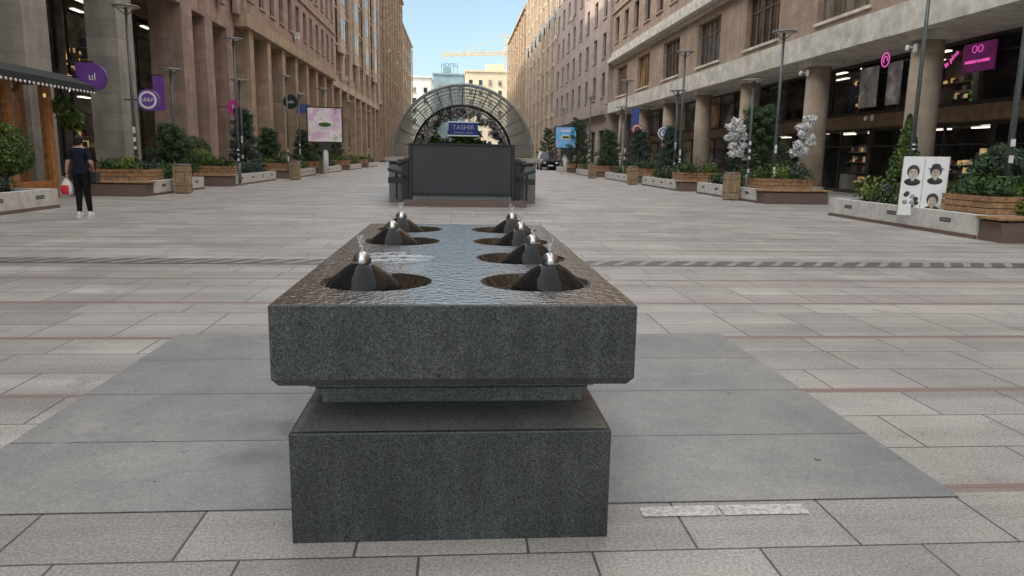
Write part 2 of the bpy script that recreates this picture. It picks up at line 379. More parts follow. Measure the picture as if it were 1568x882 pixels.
# ------------------------------------------------------------------ facades
def win(mb, x, s, ya, yb, za, zb, rnd, fr='frame_dark', glasses=('gl_dark','gl_dark','gl_blue','gl_curtain','gl_warm'), mull=1, trans=True):
    gx = x-s*.30
    mb.quad([(gx,ya,za),(gx,yb,za),(gx,yb,zb),(gx,ya,zb)] if s > 0 else [(gx,yb,za),(gx,ya,za),(gx,ya,zb),(gx,yb,zb)], rnd.choice(glasses))
    t = .07
    a, bb = gx+s*.01, gx+s*.07
    mb.box(a,bb,ya,ya+t,za,zb,fr); mb.box(a,bb,yb-t,yb,za,zb,fr); mb.box(a,bb,ya+t,yb-t,zb-t,zb,fr); mb.box(a,bb,ya+t,yb-t,za,za+t,fr)
    for i in range(mull):
        y = ya+(yb-ya)*(i+1)/(mull+1); mb.box(a,bb-s*.005,y-.03,y+.03,za+t,zb-t,fr)
    if trans: mb.box(a,bb-s*.01,ya+t,yb-t,za+(zb-za)*.68,za+(zb-za)*.68+.05,fr)
    if rnd.random() < .22: mb.box(gx+s*.004, gx+s*.008, ya+t, ya+t+(yb-ya-2*t)*rnd.choice((.5,1)), zb-(zb-za)*rnd.uniform(.2,.6), zb-t, 'blind')
def facade(mb, x, s, y0, y1, z0, floors, fh, bay, ww, wh, sill, st, seed=1, mull=1, trim=None, pil=0, fr='frame_dark', band=True, glasses=('gl_dark','gl_dark','gl_blue','gl_curtain','gl_dark'), depth=16):
    rnd = random.Random(seed); nb = max(1, round((y1-y0)/bay)); bay = (y1-y0)/nb; D = .42; xi = x-s*D
    trim = trim or st
    for f in range(floors):
        zb = z0+f*fh
        mb.box(x, xi, y0, y1, zb, zb+sill, st)
        mb.box(x, xi, y0, y1, zb+sill+wh, zb+fh, st)
        ys = y0
        for i in range(nb):
            c = y0+(i+.5)*bay
            mb.box(x, xi, ys, c-ww/2, zb+sill, zb+sill+wh, st); ys = c+ww/2
            win(mb, x, s, c-ww/2, c+ww/2, zb+sill, zb+sill+wh, rnd, fr, mull=mull, glasses=glasses)
            mb.box(x+s*.003, x+s*.10, c-ww/2-.12, c+ww/2+.12, zb+sill-.12, zb+sill-.01, trim)
            if rnd.random() < .03: mb.box(x+s*.11, x+s*.42, c+ww/2+.15, c+ww/2+.8, zb+sill-.5, zb+sill+.0, 'concrete_band')
        mb.box(x, xi, ys, y1, zb+sill, zb+sill+wh, st)
        if band: mb.box(x+s*.002, x+s*.14, y0, y1, zb+fh-.22, zb+fh-.03, trim)
    zt = z0+floors*fh
    if pil:
        for i in range(0, nb+1, pil):
            c = min(max(y0+i*bay, y0+.35), y1-.35); mb.box(x+s*.15, x+s*.42, c-.33, c+.33, z0, zt-.5, trim)
    mb.box(x+s*.6, xi, y0, y1, zt, zt+.35, trim); mb.box(x+s*.25, xi, y0, y1, zt+.35, zt+.9, trim)
    mb.box(xi, x-s*depth, y0, y1, z0, zt+.9, st)
def shopfront(mb, x, s, y0, y1, z0, z1, seed, depth=4, pane=2.4):
    rnd = random.Random(seed); n = max(1, round((y1-y0)/pane)); p = (y1-y0)/n
    far = y0 > 44 or y1 < 8
    for i in range(n):
        a, c = y0+i*p, y0+(i+1)*p
        g_ = rnd.choice(['gl_dark','gl_dark','gl_blue','gl_curtain','gl_warm']) if far else 'shop_glass'
        mb.quad([(x,a,z0),(x,c,z0),(x,c,z1),(x,a,z1)] if s > 0 else [(x,c,z0),(x,a,z0),(x,a,z1),(x,c,z1)], g_)
    for i in range(n+1):
        y = y0+i*p; mb.box(x+s*.05, x-s*.05, y-.035, y+.035, z0, z1, 'frame_dark')
    mb.box(x+s*.045, x-s*.045, y0, y1, z0+.001, z0+.15, 'frame_dark'); mb.box(x+s*.045, x-s*.045, y0, y1, z1-.12, z1-.001, 'frame_dark')
    mb.box(x+s*.04, x-s*.04, y0, y1, z0+(z1-z0)*.72, z0+(z1-z0)*.72+.06, 'frame_dark')
    if far:
        mb.box(x-s*.3, x-s*depth, y0, y1, z0, z1, 'shop_wall'); return
    xb = x-s*depth
    mb.box(xb, xb-s*.2, y0, y1, z0, z1, 'shop_wall')
    mb.box(x-s*.1, xb, y0-.1, y0, z0, z1, 'shop_wall'); mb.box(x-s*.1, xb, y1, y1+.1, z0, z1, 'shop_wall')
    mb.box(x-s*.1, xb, y0, y1, z1, z1+.1, 'shop_wall')
    for i in range(n):
        y = y0+(i+.5)*p
        for j in range(2): mb.box(x-s*(.8+1.4*j), x-s*(1.0+1.4*j), y-.5, y+.5, z1-.07, z1-.02, 'lit_white' if rnd.random() < .5 else 'white_paint')
        h = rnd.uniform(1.0, 2.2)
        for q in range(4):
            mb.box(xb+s*.02, xb+s*.4, y-p*.4, y+p*.4, z0+.3+q*h*.28, z0+.34+q*h*.28, 'goods_beige')
            yy = y-p*.38
            while yy < y+p*.33:
                w = rnd.uniform(.1,.35); mb.box(xb+s*.05, xb+s*.33, yy, yy+w*.8, z0+.345+q*h*.28, z0+.345+q*h*.28+rnd.uniform(.1,h*.2), rnd.choice(['goods_red','goods_blue','goods_beige','white_paint','lit_warm','frame_dark'])); yy += w
        mb.box(x-s*.9, x-s*1.3, y-.4, y+.3, z0+.02, z0+rnd.uniform(.5,1.0), rnd.choice(['goods_beige','white_paint','frame_dark','wood']))
        if rnd.random() < .35:
            yy = y+rnd.uniform(-.6,.6); xx = x-s*.5; cm = rnd.choice(['goods_red','white_paint','frame_dark','goods_blue'])
            mb.tube((xx,yy,z0+.02),(xx,yy,z0+.85),.10,.14,cm,8); mb.ell((xx,yy,z0+1.15),(.13,.19,.33),cm,10,6); mb.ell((xx,yy,z0+1.62),(.09,.08,.12),'goods_beige',8,6)

YB = -20
# ---- left side
XL = -13.0
bl = MB()
facade(bl, XL, 1, YB, 34, 9.2, 6, 3.9, 3.4, 1.7, 2.3, .9, 'st_grey', 3, pil=2)
bl.box(XL, XL-4.2, YB, 34, 8.4, 9.2, 'st_grey')
for y in [-18,-11.2,-4.4,2.4,10.4,17.4,24.2,30.6]:
    bl.box(XL, XL-1.15, y, y+1.45, 0, 8.4, 'st_grey'); bl.box(XL+.06, XL-1.21, y-.06, y+1.51, 0, .5, 'st_grey')
for i, (a, c) in enumerate([(YB,2),(2,17),(17,25),(25,34)]):
    shopfront(bl, XL-4, 1, a, c, 0, 4.0, 20+i, 3.5); bl.box(XL-3.95, XL-4.3, a, c, 4.0, 4.6, 'frame_dark')
    shopfront(bl, XL-4, 1, a, c, 4.6, 8.4, 30+i, 3.5)
bl.box(XL-8, XL-16, YB, 34, 0, 9.2, 'shop_wall')
bl.make('grey_stone_building')
bl = MB()
facade(bl, XL, 1, 34.0, 46.2, 9.2, 6, 3.9, 3.0, 1.5, 2.3, .9, 'st_pink', 4, pil=1)
bl.box(XL, XL-4.2, 34, 46.2, 8.2, 9.2, 'st_pink')
for y, w in ((37.6,1.5),(41.0,1.2),(44.7,1.3)):
    bl.box(XL, XL-1.5, y, y+w, 0, 8.2, 'st_pink')
    bl.box(XL+.08, XL-1.58, y-.08, y+w+.08, 0, .8, 'st_grey')
bl.box(XL-1.6, XL-1.9, 39.1, 46.2, 4.1, 4.7, 'st_pink')
for i in range(12): bl.box(XL-1.7, XL-1.74, 39.2+i*.58, 39.24+i*.58, 4.7, 5.6, 'frame_dark')
bl.box(XL-1.69, XL-1.75, 39.1, 46.2, 5.6, 5.66, 'frame_dark')
shopfront(bl, XL-3.6, 1, 34.2, 46.1, 0, 4.0, 41, 3); shopfront(bl, XL-3.6, 1, 34.2, 46.1, 4.5, 8.2, 42, 3)
bl.box(XL-7, XL-16, 34, 46.2, 0, 9.2, 'shop_wall')
bl.make('pink_stone_building')
bl = MB()
XM = -12.4
facade(bl, XM, 1, 46.3, 79, 9.4, 5, 3.9, 2.7, 1.25, 2.2, .9, 'st_pink', 5, mull=1, trim='st_tan', pil=0)
bl.box(XM+.15, XM-4.4, 46.3, 79, 8.6, 9.4, 'st_tan')
for i in range(8):
    y = 47.5+i*4.3; bl.box(XM-.1, XM-1.0, y, y+.95, 0, 8.6, 'st_tan')
for i in range(5): shopfront(bl, XM-3.6, 1, 46.4+i*6.5, 46.3+(i+1)*6.5, 0, 4.0, 50+i, 3)
shopfront(bl, XM-3.6, 1, 46.4, 78.9, 4.5, 8.6, 58, 3, 2.2)
bl.box(XM-3.5, XM-3.8, 46.4, 79, 4.0, 4.5, 'st_tan'); bl.box(XM-7, XM-16, 46.3, 79, 0, 9.4, 'shop_wall')
bl.make('arcaded_stone_building')
bl = MB()
facade(bl, -12.9, 1, 79.1, 128, 9.2, 7, 3.7, 3.3, 1.7, 2.3, .8, 'st_tan', 6, trim='st_cream', pil=2, glasses=('gl_dark','gl_dark','gl_warm','gl_curtain','gl_blue'))
bl.box(-12.9, -17, 79.1, 128, 8.4, 9.2, 'st_cream')
for i in range(9):
    y = 79.4+i*5.9; bl.box(-12.9, -14.1, y, y+1.2, 0, 8.4, 'st_tan')
shopfront(bl, -15.5, 1, 79.2, 127.9, 0, 4, 61, 3, 4); shopfront(bl, -15.5, 1, 79.2, 127.9, 4.4, 8.4, 62, 3, 4); bl.box(-19, -29, 79.1, 128, 0, 9.2, 'shop_wall')
for i in range(4):
    y = 85+i*11; bl.box(-12.4, -12.75, y-1.6, y+1.6, 12, 33, 'st_cream')
    for f in range(5):
        for q in (-.8,.8): bl.box(-12.38, -12.45, y+q-.5, y+q+.5, 13.4+f*3.7, 15.6+f*3.7, 'gl_dark')
bl.make('tan_stone_building')
bl = MB()
facade(bl, -12.3, 1, 128.1, 172, .2, 9, 3.7, 3.0, 1.5, 2.2, .8, 'st_brown', 7, trim='st_tan', pil=2, glasses=('gl_dark','gl_curtain','gl_blue')); bl.make('brown_stone_building')
bl = MB()
facade(bl, -13.0, 1, 172.1, 218, .2, 8, 3.8, 3.0, 1.5, 2.2, .8, 'st_tan', 8, trim='st_cream', pil=3); bl.make('tan_stone_building')
# ---- right side
XR = 14.5
br_ = MB()
glr = ('gl_dark','gl_curtain','gl_dark','gl_warm','gl_blue')
facade(br_, XR+.15, -1, 9.3, 71.3, 6.45, 1, 3.6, 7.3, 4.0, 2.5, .45, 'st_brown', 11, mull=4, trim='concrete_band', fr='frame_brown', glasses=glr)
facade(br_, XR, -1, 9.3, 71.3, 10.96, 6, 3.7, 3.65, 1.7, 2.2, .8, 'st_brown', 12, mull=1, trim='st_tan', pil=0, glasses=glr)
facade(br_, XR, -1, YB, 9.2, 6.45, 7, 3.7, 3.65, 1.7, 2.2, .8, 'st_brown', 13, trim='st_tan', glasses=glr)
br_.box(XR-.25, XR+4, YB, 71.3, 5.5, 6.45, 'concrete_band')
for i in range(5, 18):
    y = 23.8+7.35*(i-11)
    if y > 70: break
    br_.tube((XR+.65, y, 0), (XR+.65, y, 5.25), .50, .48, 'st_column', 28); br_.box(XR+.02, XR+1.28, y-.63, y+.63, 5.25, 5.5, 'concrete_band')
    br_.lathe((XR+.65, y, 0), [(.62,0),(.62,.25),(.51,.32)], 'st_column', 28)
ys = [YB, -5] + [23.8+7.35*(i) for i in range(-3, 7)] + [71.3]
for i in range(len(ys)-1):
    shopfront(br_, XR+3.2, -1, ys[i]+.05, ys[i+1]-.05, 0, 2.8, 70+i, 3.2, 2.2)
    shopfront(br_, XR+2.6, -1, ys[i]+.05, ys[i+1]-.05, 3.3, 5.5, 90+i, 3.6, 2.4)
br_.box(XR+2.4, XR+3.6, YB, 71.3, 2.8, 3.3, 'frame_brown')
br_.box(XR+6.4, XR+16, YB, 71.3, 0, 6.45, 'shop_wall')
br_.make('arcaded_stone_building')
br_ = MB()
facade(br_, XR-.3, -1, 71.4, 110, 6.4, 8, 3.7, 4.8, 1.7, 2.3, .8, 'st_mauve', 14, glasses=('gl_dark','gl_dark','gl_blue'), band=False)
facade(br_, XR-.3, -1, 71.4, 110, 0.1, 1, 5.3, 4.8, 3.0, 3.6, .3, 'st_mauve', 15, glasses=('gl_dark','gl_warm')); br_.make('mauve_stone_building')
br_ = MB()
facade(br_, XR, -1, 110.1, 160, .1, 9, 3.7, 3.4, 1.5, 2.3, .8, 'st_cream', 16, trim='st_cream', pil=2)
for i in range(7):
    y = 113+i*7; br_.tube((XR+.1, y, 22), (XR-.35, y, 22), 1.0, 1.0, 'gl_dark', 20)
br_.box(XR+1, XR+12, 116, 134, 34, 37.5, 'st_cream'); br_.make('cream_stone_building')
br_ = MB()
facade(br_, XR-.3, -1, 160.1, 212, .1, 8, 3.9, 3.2, 1.5, 2.3, .8, 'st_cream', 17, trim='st_tan', pil=2); br_.make('cream_stone_building')

# ---- far end
def farb(name, x0, x1, y, d, h, st, seed, fh=3.5, bay=3.2):
    mb = MB(); rnd = random.Random(seed)
    mb.box(x0, x1, y, y+d, 0, h, st); n = int((x1-x0)/bay)
    for f in range(int(h/fh)):
        for i in range(n):
            c = x0+(i+.5)*(x1-x0)/n; mb.box(c-.6, c+.6, y-.05, y+.3, f*fh+1, f*fh+2.8, rnd.choice(['gl_dark','gl_blue','gl_curtain','gl_curtain']))
            mb.box(c-.85, c+.85, y-.25, y-.06, f*fh+.8, f*fh+.98, st)
    mb.box(x0-.4, x1+.4, y-.5, y+d, h, h+.6, st); mb.box(x0+(x1-x0)*.3, x0+(x1-x0)*.55, y+2, y+8, h+.6, h+3, st); return mb.make(name)
simple('far_white', (.58,.57,.53), .8, sc=.3, var=.1); simple('far_yellow', (.58,.49,.35), .8, sc=.3, var=.1); simple('far_glass', (.20,.28,.32), .2, sc=.4, var=.2)
farb('white_apartment_building', -24, -9, 262, 20, 27, 'far_white', 1)
farb('office_building', -9, 3, 290, 20, 31, 'far_glass', 2)
farb('cream_apartment_building', 3, 27, 268, 20, 30, 'far_yellow', 3)
farb('white_apartment_building', -60, -24, 280, 20, 24, 'far_white', 4); farb('cream_apartment_building', 27, 70, 280, 20, 30, 'far_yellow', 5)
E = empty('rooftop_sign'); text('HOTEL', (-3, 289.4, 34.4), (pi/2,0,0), 2.0, 'goods_blue', E)
mb = MB()
for x in (-6,-4.5,-3,-1.5,0): mb.tube((x,290,31.5),(x,290,35.4),.1,.1,'grey_metal',6)
mb.make('support_frame', E)
cr = MB()
def lattice(p0, p1, w, n, m='crane_yellow', r=.12):
    p0, p1 = Vector(p0), Vector(p1); d = (p1-p0).normalized(); a = Vector((0,1,0)); bb = d.cross(a)
    cs = [(a*i+bb*j)*w for i, j in ((-1,-1),(1,-1),(1,1),(-1,1))]
    for c in cs: cr.tube(p0+c, p1+c, r, r, m, 4)
    for k in range(n):
        q0, q1 = p0.lerp(p1, k/n), p0.lerp(p1, (k+1)/n)
        for i in range(4): cr.tube(q0+cs[i], q1+cs[(i+1) % 4], r*.6, r*.6, m, 4)
lattice((19,300,0),(19,300,44),.8,16); lattice((-6,300,39.5),(24,300,41),.5,18); lattice((19,300,44),(19,300,48),.4,2)
cr.tube((19,300,48),(2,300,40.5),.1,.1,'crane_yellow',4); cr.tube((19,300,48),(23.5,300,41.5),.1,.1,'crane_yellow',4); cr.box(21,24,299,301,38.8,40.4,'concrete_band')
cr.make('tower_crane')

# ------------------------------------------------------------------ vegetation
def foliage(mb, c, r, n, size, mats, seed, kind='ball', thin=1.0, shell=.45):
    rnd = random.Random(seed); cl = [(Vector((rnd.gauss(0,1),rnd.gauss(0,1),rnd.gauss(0,1))).normalized(), rnd.uniform(.72,1.15)) for _ in range(22)]
    for _ in range(n):
        d = Vector((rnd.gauss(0,1),rnd.gauss(0,1),rnd.gauss(0,1))).normalized()
        k, lump = max(((d.dot(q[0]), q[1]) for q in cl))
        lump = lump*(.84+.18*k)
        rad = (rnd.random()**shell)*lump
        if kind == 'cone':
            t = rnd.random()**.75; h = t; ang = rnd.uniform(0, 2*pi); rr = (1-h)**.8*(rnd.random()**.35)*(1+.16*sin(ang*5+h*14))
            p = Vector((c[0]+r[0]*rr*cos(ang), c[1]+r[1]*rr*sin(ang), c[2]-r[2]+2*r[2]*h)); d = Vector((cos(ang), sin(ang), .4))
        else:
            p = Vector((c[0]+d.x*r[0]*rad, c[1]+d.y*r[1]*rad, c[2]+d.z*r[2]*rad))
        nrm = (d+Vector((rnd.gauss(0,.6),rnd.gauss(0,.6),rnd.gauss(0,.6)))).normalized()
        a = nrm.orthogonal().normalized(); a = (Matrix.Rotation(rnd.uniform(0,6.28), 3, nrm) @ a); bb = nrm.cross(a)
        s = size*rnd.uniform(.6,1.4); a *= s; bb *= s*.5*thin
        mb.quad([p-a, p-bb, p+a, p+bb], mats[min(len(mats)-1, int(rnd.random()**1.3*len(mats)))])
def shrubs(mb, x0, x1, y0, y1, z, seed, dens=1.0):
    rnd = random.Random(seed); y = y0
    while y < y1:
        for col in range(2):
            k = rnd.random(); r = rnd.uniform(.30,.58)
            ms = (['leaf_dark','leaf_mid'] if k < .4 else ['leaf_mid','leaf_light','leaf_yellow'] if k < .65 else ['leaf_blue','leaf_dark'])
            foliage(mb, (x0+(x1-x0)*(.25+.5*col)+rnd.uniform(-.2,.2), y+rnd.uniform(-.15,.15), z+r*.45), (r*1.1, r*1.2, r*.85), int(420*dens), .055, ms, seed*31+int(y*10)+col)
        y += rnd.uniform(.45,.8)
def topiary(x, y, z, r, seed, name='topiary_bush', ms=('leaf_mid','leaf_dark','leaf_light')):
    mb = MB(); mb.tube((x,y,.3),(x,y,z),.05,.04,'trunk',8)
    foliage(mb, (x,y,z), (r,r,r*.97), 6500, .035, ms, seed, shell=.16); return mb.make(name)
def thuja(x, y, z0, h, r, seed, ms=('leaf_mid','leaf_light','leaf_dark')):
    mb = MB(); mb.tube((x,y,.3),(x,y,z0+h*.7),.05,.02,'trunk',8)
    foliage(mb, (x,y,z0+h/2), (r,r,h/2), 6000, .05, ms, seed, 'cone'); return mb.make('thuja_tree')
def pine(x, y, h, r, seed, ms=('leaf_dark','leaf_mid','leaf_blue'), n=34):
    rnd = random.Random(seed); mb = MB(); mb.tube((x,y,.3),(x+.05,y,h*.95),.07,.02,'trunk',8)
    for i in range(n):
        t = .22+.76*i/(n-1); ang = i*2.4; L = r*(1-t*.75)*rnd.uniform(.75,1.15)
        p0 = Vector((x,y,h*t)); p1 = p0+Vector((cos(ang)*L, sin(ang)*L, L*.35))
        mb.tube(p0,p1,.022,.008,'trunk',5)
        for k in (.45,.75,1.0):
            q = p0.lerp(p1,k); foliage(mb, q, (.24,.24,.16), 85, .085, ms, seed*77+i*3+int(k*10), thin=.32)
    return mb.make('pine_tree')

# ------------------------------------------------------------------ planters with benches
def planter(side, xf, y0, y1, seed, width=2.3, bench=True, far=False, raised=True):
    xb = xf+side*width; lo, hi = min(xf,xb), max(xf,xb)
    P = empty('planter_bench')
    mb = MB(); yb = y0+(.62 if bench else 0)
    mb.box(xf, xf+side*.2, yb, y1, 0, .45, 'planter_concrete'); mb.box(xb, xb-side*.2, yb, y1, 0, .45, 'planter_concrete')
    mb.box(xf+side*.2, xb-side*.2, y1-.2, y1, 0, .45, 'planter_concrete'); mb.box(xf+side*.2, xb-side*.2, yb, yb+.2, 0, .45, 'planter_concrete')
    mb.box(xf+side*.2, xb-side*.2, yb+.2, y1-.2, 0, .38, 'soil')
    mb.box(xf-side*.03, xf+side*.01, yb, y1, 0, .07, 'granite_brown')
    n = max(1, round((y1-yb)/1.7)); L = (y1-yb)/n
    for i in range(n):
        a = yb+i*L
        mb.box(xf-side*.012, xf+side*.05, a+.02, a+L-.02, .075, .452, 'planter_concrete')
        c = a+L/2; mb.box(xf-side*.016, xf, c-.17, c+.17, .25, .33, 'frame_dark'); mb.box(xf-side*.02, xf, c-.14, c+.14, .27, .31, 'grey_metal')
    mb.make('planter_box', P)
    if bench:
        w = MB(); w.box(lo+.02, hi-.02, y0+.03, yb-.002, 0, .36, 'granite_brown')
        for k in range(5): w.box(lo-.08, hi+.08, y0-.02+k*.13, y0+.09+k*.13, .40, .45, 'wood')
        w.box(lo+.1, lo+.16, y0, yb, .36, .40, 'black_metal'); w.box(hi-.16, hi-.1, y0, yb, .36, .40, 'black_metal')
        w.make('wooden_bench', P, .006)
    if raised:
        w = MB(); ya, yc = yb+.1, yb+1.5
        for k in range(3):
            z = .46+k*.115
            w.box(xf+side*.25, xf+side*.29, ya, yc, z, z+.1, 'wood'); w.box(xf+side*.29, xb-side*.25, ya, ya+.04, z, z+.1, 'wood')
            w.box(xf+side*.29, xb-side*.25, yc-.04, yc, z, z+.1, 'wood')
        w.box(xf+side*.30, xb-side*.26, ya+.05, yc-.05, .46, .72, 'soil')
        w.make('wooden_planter', P)
    s = MB(); shrubs(s, lo+.25, hi-.25, yb+1.6, y1-.4, .42, seed, .5 if far else 1)
    shrubs(s, lo+.3, hi-.3, yb+.5, yb+1.3, .70 if raised else .42, seed+5, .5 if far else 1)
    s.make('shrubs', P)
    return P
planter(-1, -9.5, 11.6, 18.5, 1, bench=True)
planter(-1, -9.35, 23.2, 28.4, 2, 2.2)
planter(-1, -9.0, 30.6, 38.0, 3); planter(-1, -8.8, 40.5, 47.5, 4, far=True); planter(-1, -8.8, 51, 58, 5, far=True); planter(-1, -8.8, 62, 70, 6, far=True); planter(-1, -8.8, 75, 84, 7, far=True)
planter(1, 9.7, 12.5, 18.7, 11, 2.6); planter(1, 9.65, 5.0, 11.2, 10, 2.4, raised=False)
planter(1, 9.85, 23.3, 30.0, 12, 2.2); planter(1, 9.6, 31.6, 38.2, 13); planter(1, 9.6, 41, 48, 14, far=True); planter(1, 9.6, 52, 60, 15, far=True); planter(1, 9.6, 65, 72, 16, far=True); planter(1, 9.6, 78, 88, 17, far=True)
topiary(-10.45, 18.2, 1.30, .64, 1, ms=('leaf_mid','leaf_light','leaf_dark')); topiary(-11.6, 34.0, 1.3, .75, 2, ms=('leaf_dark','leaf_dark','leaf_mid')); topiary(-10.6, 32.0, 1.0, .55, 3, ms=('leaf_light','leaf_yellow','leaf_mid'))
thuja(10.75, 17.3, .4, 2.1, .5, 5); thuja(-11.2, 17.0, .4, 1.2, .5, 6)
thuja(10.9, 13.3, .4, .9, .5, 16, ('leaf_mid','leaf_yellow','leaf_light'))
pine(11.6, 28.3, 3.3, 1.5, 7, n=48); pine(-10.2, 37.0, 3.3, 1.0, 8, ('leaf_blue','leaf_dark')); pine(11, 38, 2.9, 1.0, 9, ('leaf_blue','leaf_dark'))
pine(9.6, 60, 4.0, 1.5, 21); pine(10.6, 66, 4.6, 1.7, 22); pine(-10.4, 52, 2.8, 1.0, 23); pine(11.3, 46, 3.0, 1.1, 24, ('leaf_blue','leaf_dark')); pine(10.2, 84, 4.4, 1.5, 25)
pine(-10.3, 28.0, 2.2, 1.0, 26); pine(11.3, 14.8, 1.6, 1.0, 27, ('leaf_blue','leaf_mid')); pine(-10.6, 66, 3.4, 1.2, 28); pine(-10.4, 58, 3.2, 1.2, 29); pine(-10.6, 43.5, 2.6, 1.0, 30); pine(10.8, 53, 3.2, 1.2, 31)
for i, (x, y) in enumerate(((10.75, 27.9), (12.8, 27.4))):
    mb = MB(); top = Vector((x+(-.35 if i == 0 else .35), y, 2.85)); base = Vector((x+(.1 if i == 0 else -.1), y, .4)); mb.tube(base, (x, y, 1.6), .035, .03, 'trunk', 6); mb.tube((x,y,1.6), top, .03, .015, 'trunk', 6)
    for k in range(24):
        q = Vector((x,y,1.5)).lerp(top, (k % 14)/13); foliage(mb, q+Vector((random.uniform(-.3,.3),random.uniform(-.2,.2),random.uniform(-.1,.2))), (.18,.18,.15), 80, .06, ('blossom_white',), 300+k+i*40)
    mb.make('white_blossom_tree')

# ------------------------------------------------------------------ lamps, bins
def lamp(x, y, h, head=True, r=.055):
    mb = MB(); mb.tube((x,y,0),(x,y,.9),r*1.35,r*1.3,'pole_metal',12); mb.tube((x,y,.9),(x,y,h),r,r*.8,'pole_metal',12); mb.lathe((x,y,0), [(r*2.6,0),(r*2.6,.04),(r*1.4,.1)], 'pole_metal', 14)
    if head:
        for s in (-1,1): mb.tube((x,y,h-.25),(x+s*.3,y,h),.018,.015,'pole_metal',6)
        mb.lathe((x,y,h), [(.001,.07),(.25,.055),(.38,.03),(.40,.01),(.38,-.005),(.001,-.005)], 'grey_metal', 22); mb.lathe((x,y,h-.012), [(.30,0),(.001,0)], 'white_paint', 20)
    rnd = random.Random(int(x*10+y*7))
    for k in range(4):
        z = rnd.uniform(.9,2.0); mb.box(x-r*.7, x+r*.7, y-r*1.05, y-r*.4, z, z+rnd.uniform(.08,.16), 'white_paint')
    return mb.make('street_lamp')
for a in ((-10.05,24.4,5.65),(-10.7,29.5,4.35),(-8.95,31.6,5.8),(-10,36,4.6),(-9.0,41,5.3),(-9.2,45,4.7),(-9,52,5.6),(-9,64,5.6),(-9,78,5.6),
          (10.5,24.2,5.45),(10.1,25.4,4.05),(10.0,33.2,6.0),(10.3,35,4.5),(9.9,44,5.8),(10.3,47,4.5),(9.9,56,5.8),(9.9,70,5.8)): lamp(*a)
lamp(10.45,16.6,6.6,r=.05); lamp(10.55,13.65,6.6,r=.06)
def bin_(x, y, h=.95, w=.24):
    mb = MB()
    for k in range(28):
        t = 2*pi*k/28; c, s_ = cos(t), sin(t); q = max(abs(c), abs(s_))**.6
        px, py = x+c*w/q, y+s_*w/q
        mb.tube((px,py,.03),(px,py,h-.04),.026,.026,'bamboo',6)
    for z in (.25,.7): mb.lathe((x,y,z), [(w*1.22,0),(w*1.22,.03)], 'granite_brown', 24)
    mb.lathe((x,y,h-.06), [(w*1.15,0),(w*1.2,.05),(w*.9,.07),(w*.6,.03)], 'granite_brown', 20); mb.lathe((x,y,0), [(w*.95,0),(w*.95,h-.1),(.001,h-.1)], 'frame_dark', 16)
    return mb.make('litter_bin')
bin_(-9.0,25.3); bin_(9.55,25.4); bin_(-8.4,47.9); bin_(-8.2,38.7); bin_(9.2,38.7); bin_(8.9,49.0)

# ------------------------------------------------------------------ canopy, screen
K = empty('underpass_canopy'); CX, CZ, CR, CYA, CYB = .17, 1.35, 2.05, 22.2, 33.0
def arc(r, a): return (CX+r*cos(a), CZ+r*sin(a))
gl = MB(); ribs = MB(); N = 16; NR = 8
for k in range(NR+1):
    y = CYA+(CYB-CYA)*k/NR; w = .05 if k in (0,NR) else .022
    for i in range(N*2):
        a, bb = pi*i/(N*2), pi*(i+1)/(N*2)
        (xa,za),(xb,zb2) = arc(CR,a), arc(CR,bb); ribs.tube((xa,y,za),(xb,y,zb2),w,w,'grey_metal',6)
for i in range(N+1):
    x, z = arc(CR, pi*i/N); ribs.tube((x,CYA,z),(x,CYB,z),.014,.014,'grey_metal',5)
for i in range(N*2):
    (xa,za),(xb,zb2) = arc(CR-.02,pi*i/(N*2)), arc(CR-.02,pi*(i+1)/(N*2))
    gl.quad([(xa,CYA,za),(xb,CYA,zb2),(xb,CYB,zb2),(xa,CYB,za)], 'canopy_glass', True)
for i in range(N*2):
    (xa,za),(xb,zb2) = arc(CR-.03,pi*i/(N*2)), arc(CR-.03,pi*(i+1)/(N*2)); (xc,zc_),(xd,zd) = arc(1.66,pi*i/(N*2)), arc(1.66,pi*(i+1)/(N*2))
    if i % 2 == 0: ribs.tube((xa,CYA+.02,za),(xc,CYA+3.2,zc_),.012,.012,'grey_metal',5)
    ribs.tube((xc,CYA+3.2,zc_),(xd,CYA+3.2,zd),.04,.04,'black_metal',6)
gl.make('glass_vault', K); ribs.make('steel_ribs', K)
w = MB()
w.box(CX-2.15, CX-1.8, 22.0, 33.2, 0, 1.2, 'granite_grey'); w.box(CX+1.8, CX+2.15, 22.0, 33.2, 0, 1.2, 'granite_grey')
w.box(CX-2.25, CX-1.7, 21.9, 33.3, 1.2, 1.3, 'st_grey'); w.box(CX+1.7, CX+2.25, 21.9, 33.3, 1.2, 1.3, 'st_grey'); w.box(CX-1.8, CX+1.8, 32.8, 33.2, 0, 1.1, 'granite_grey')
w.make('parapet_walls', K)
fl = MB()
for i in range(52):
    a = pi*(i/51)*1.06-.09; r = 1.42+random.uniform(-.12,.12); x, z = CX+r*cos(a), CZ+r*sin(a)
    foliage(fl, (x, CYA+3.3+random.uniform(-.2,.2), z), (.17,.17,.17), 80, .055, ('blossom_white','blossom_pink','blossom_white','leaf_mid') if i % 3 else ('leaf_dark','blossom_pink'), 500+i)
for i in range(22): foliage(fl, (CX+random.uniform(-1.2,1.2), 29.5, random.uniform(1.2,2.3)), (.35,.3,.3), 160, .08, ('leaf_mid','leaf_dark','leaf_light'), 560+i)
fl.make('flower_garland', K)
SG = MB(); SG.box(CX-.45, CX+.52, 25.2, 25.28, 2.05, 2.45, 'blue_sign'); SG.box(CX-.49,CX+.56,25.21,25.27,2.01,2.05,'steel'); SG.box(CX-.49,CX+.56,25.21,25.27,2.45,2.49,'steel')
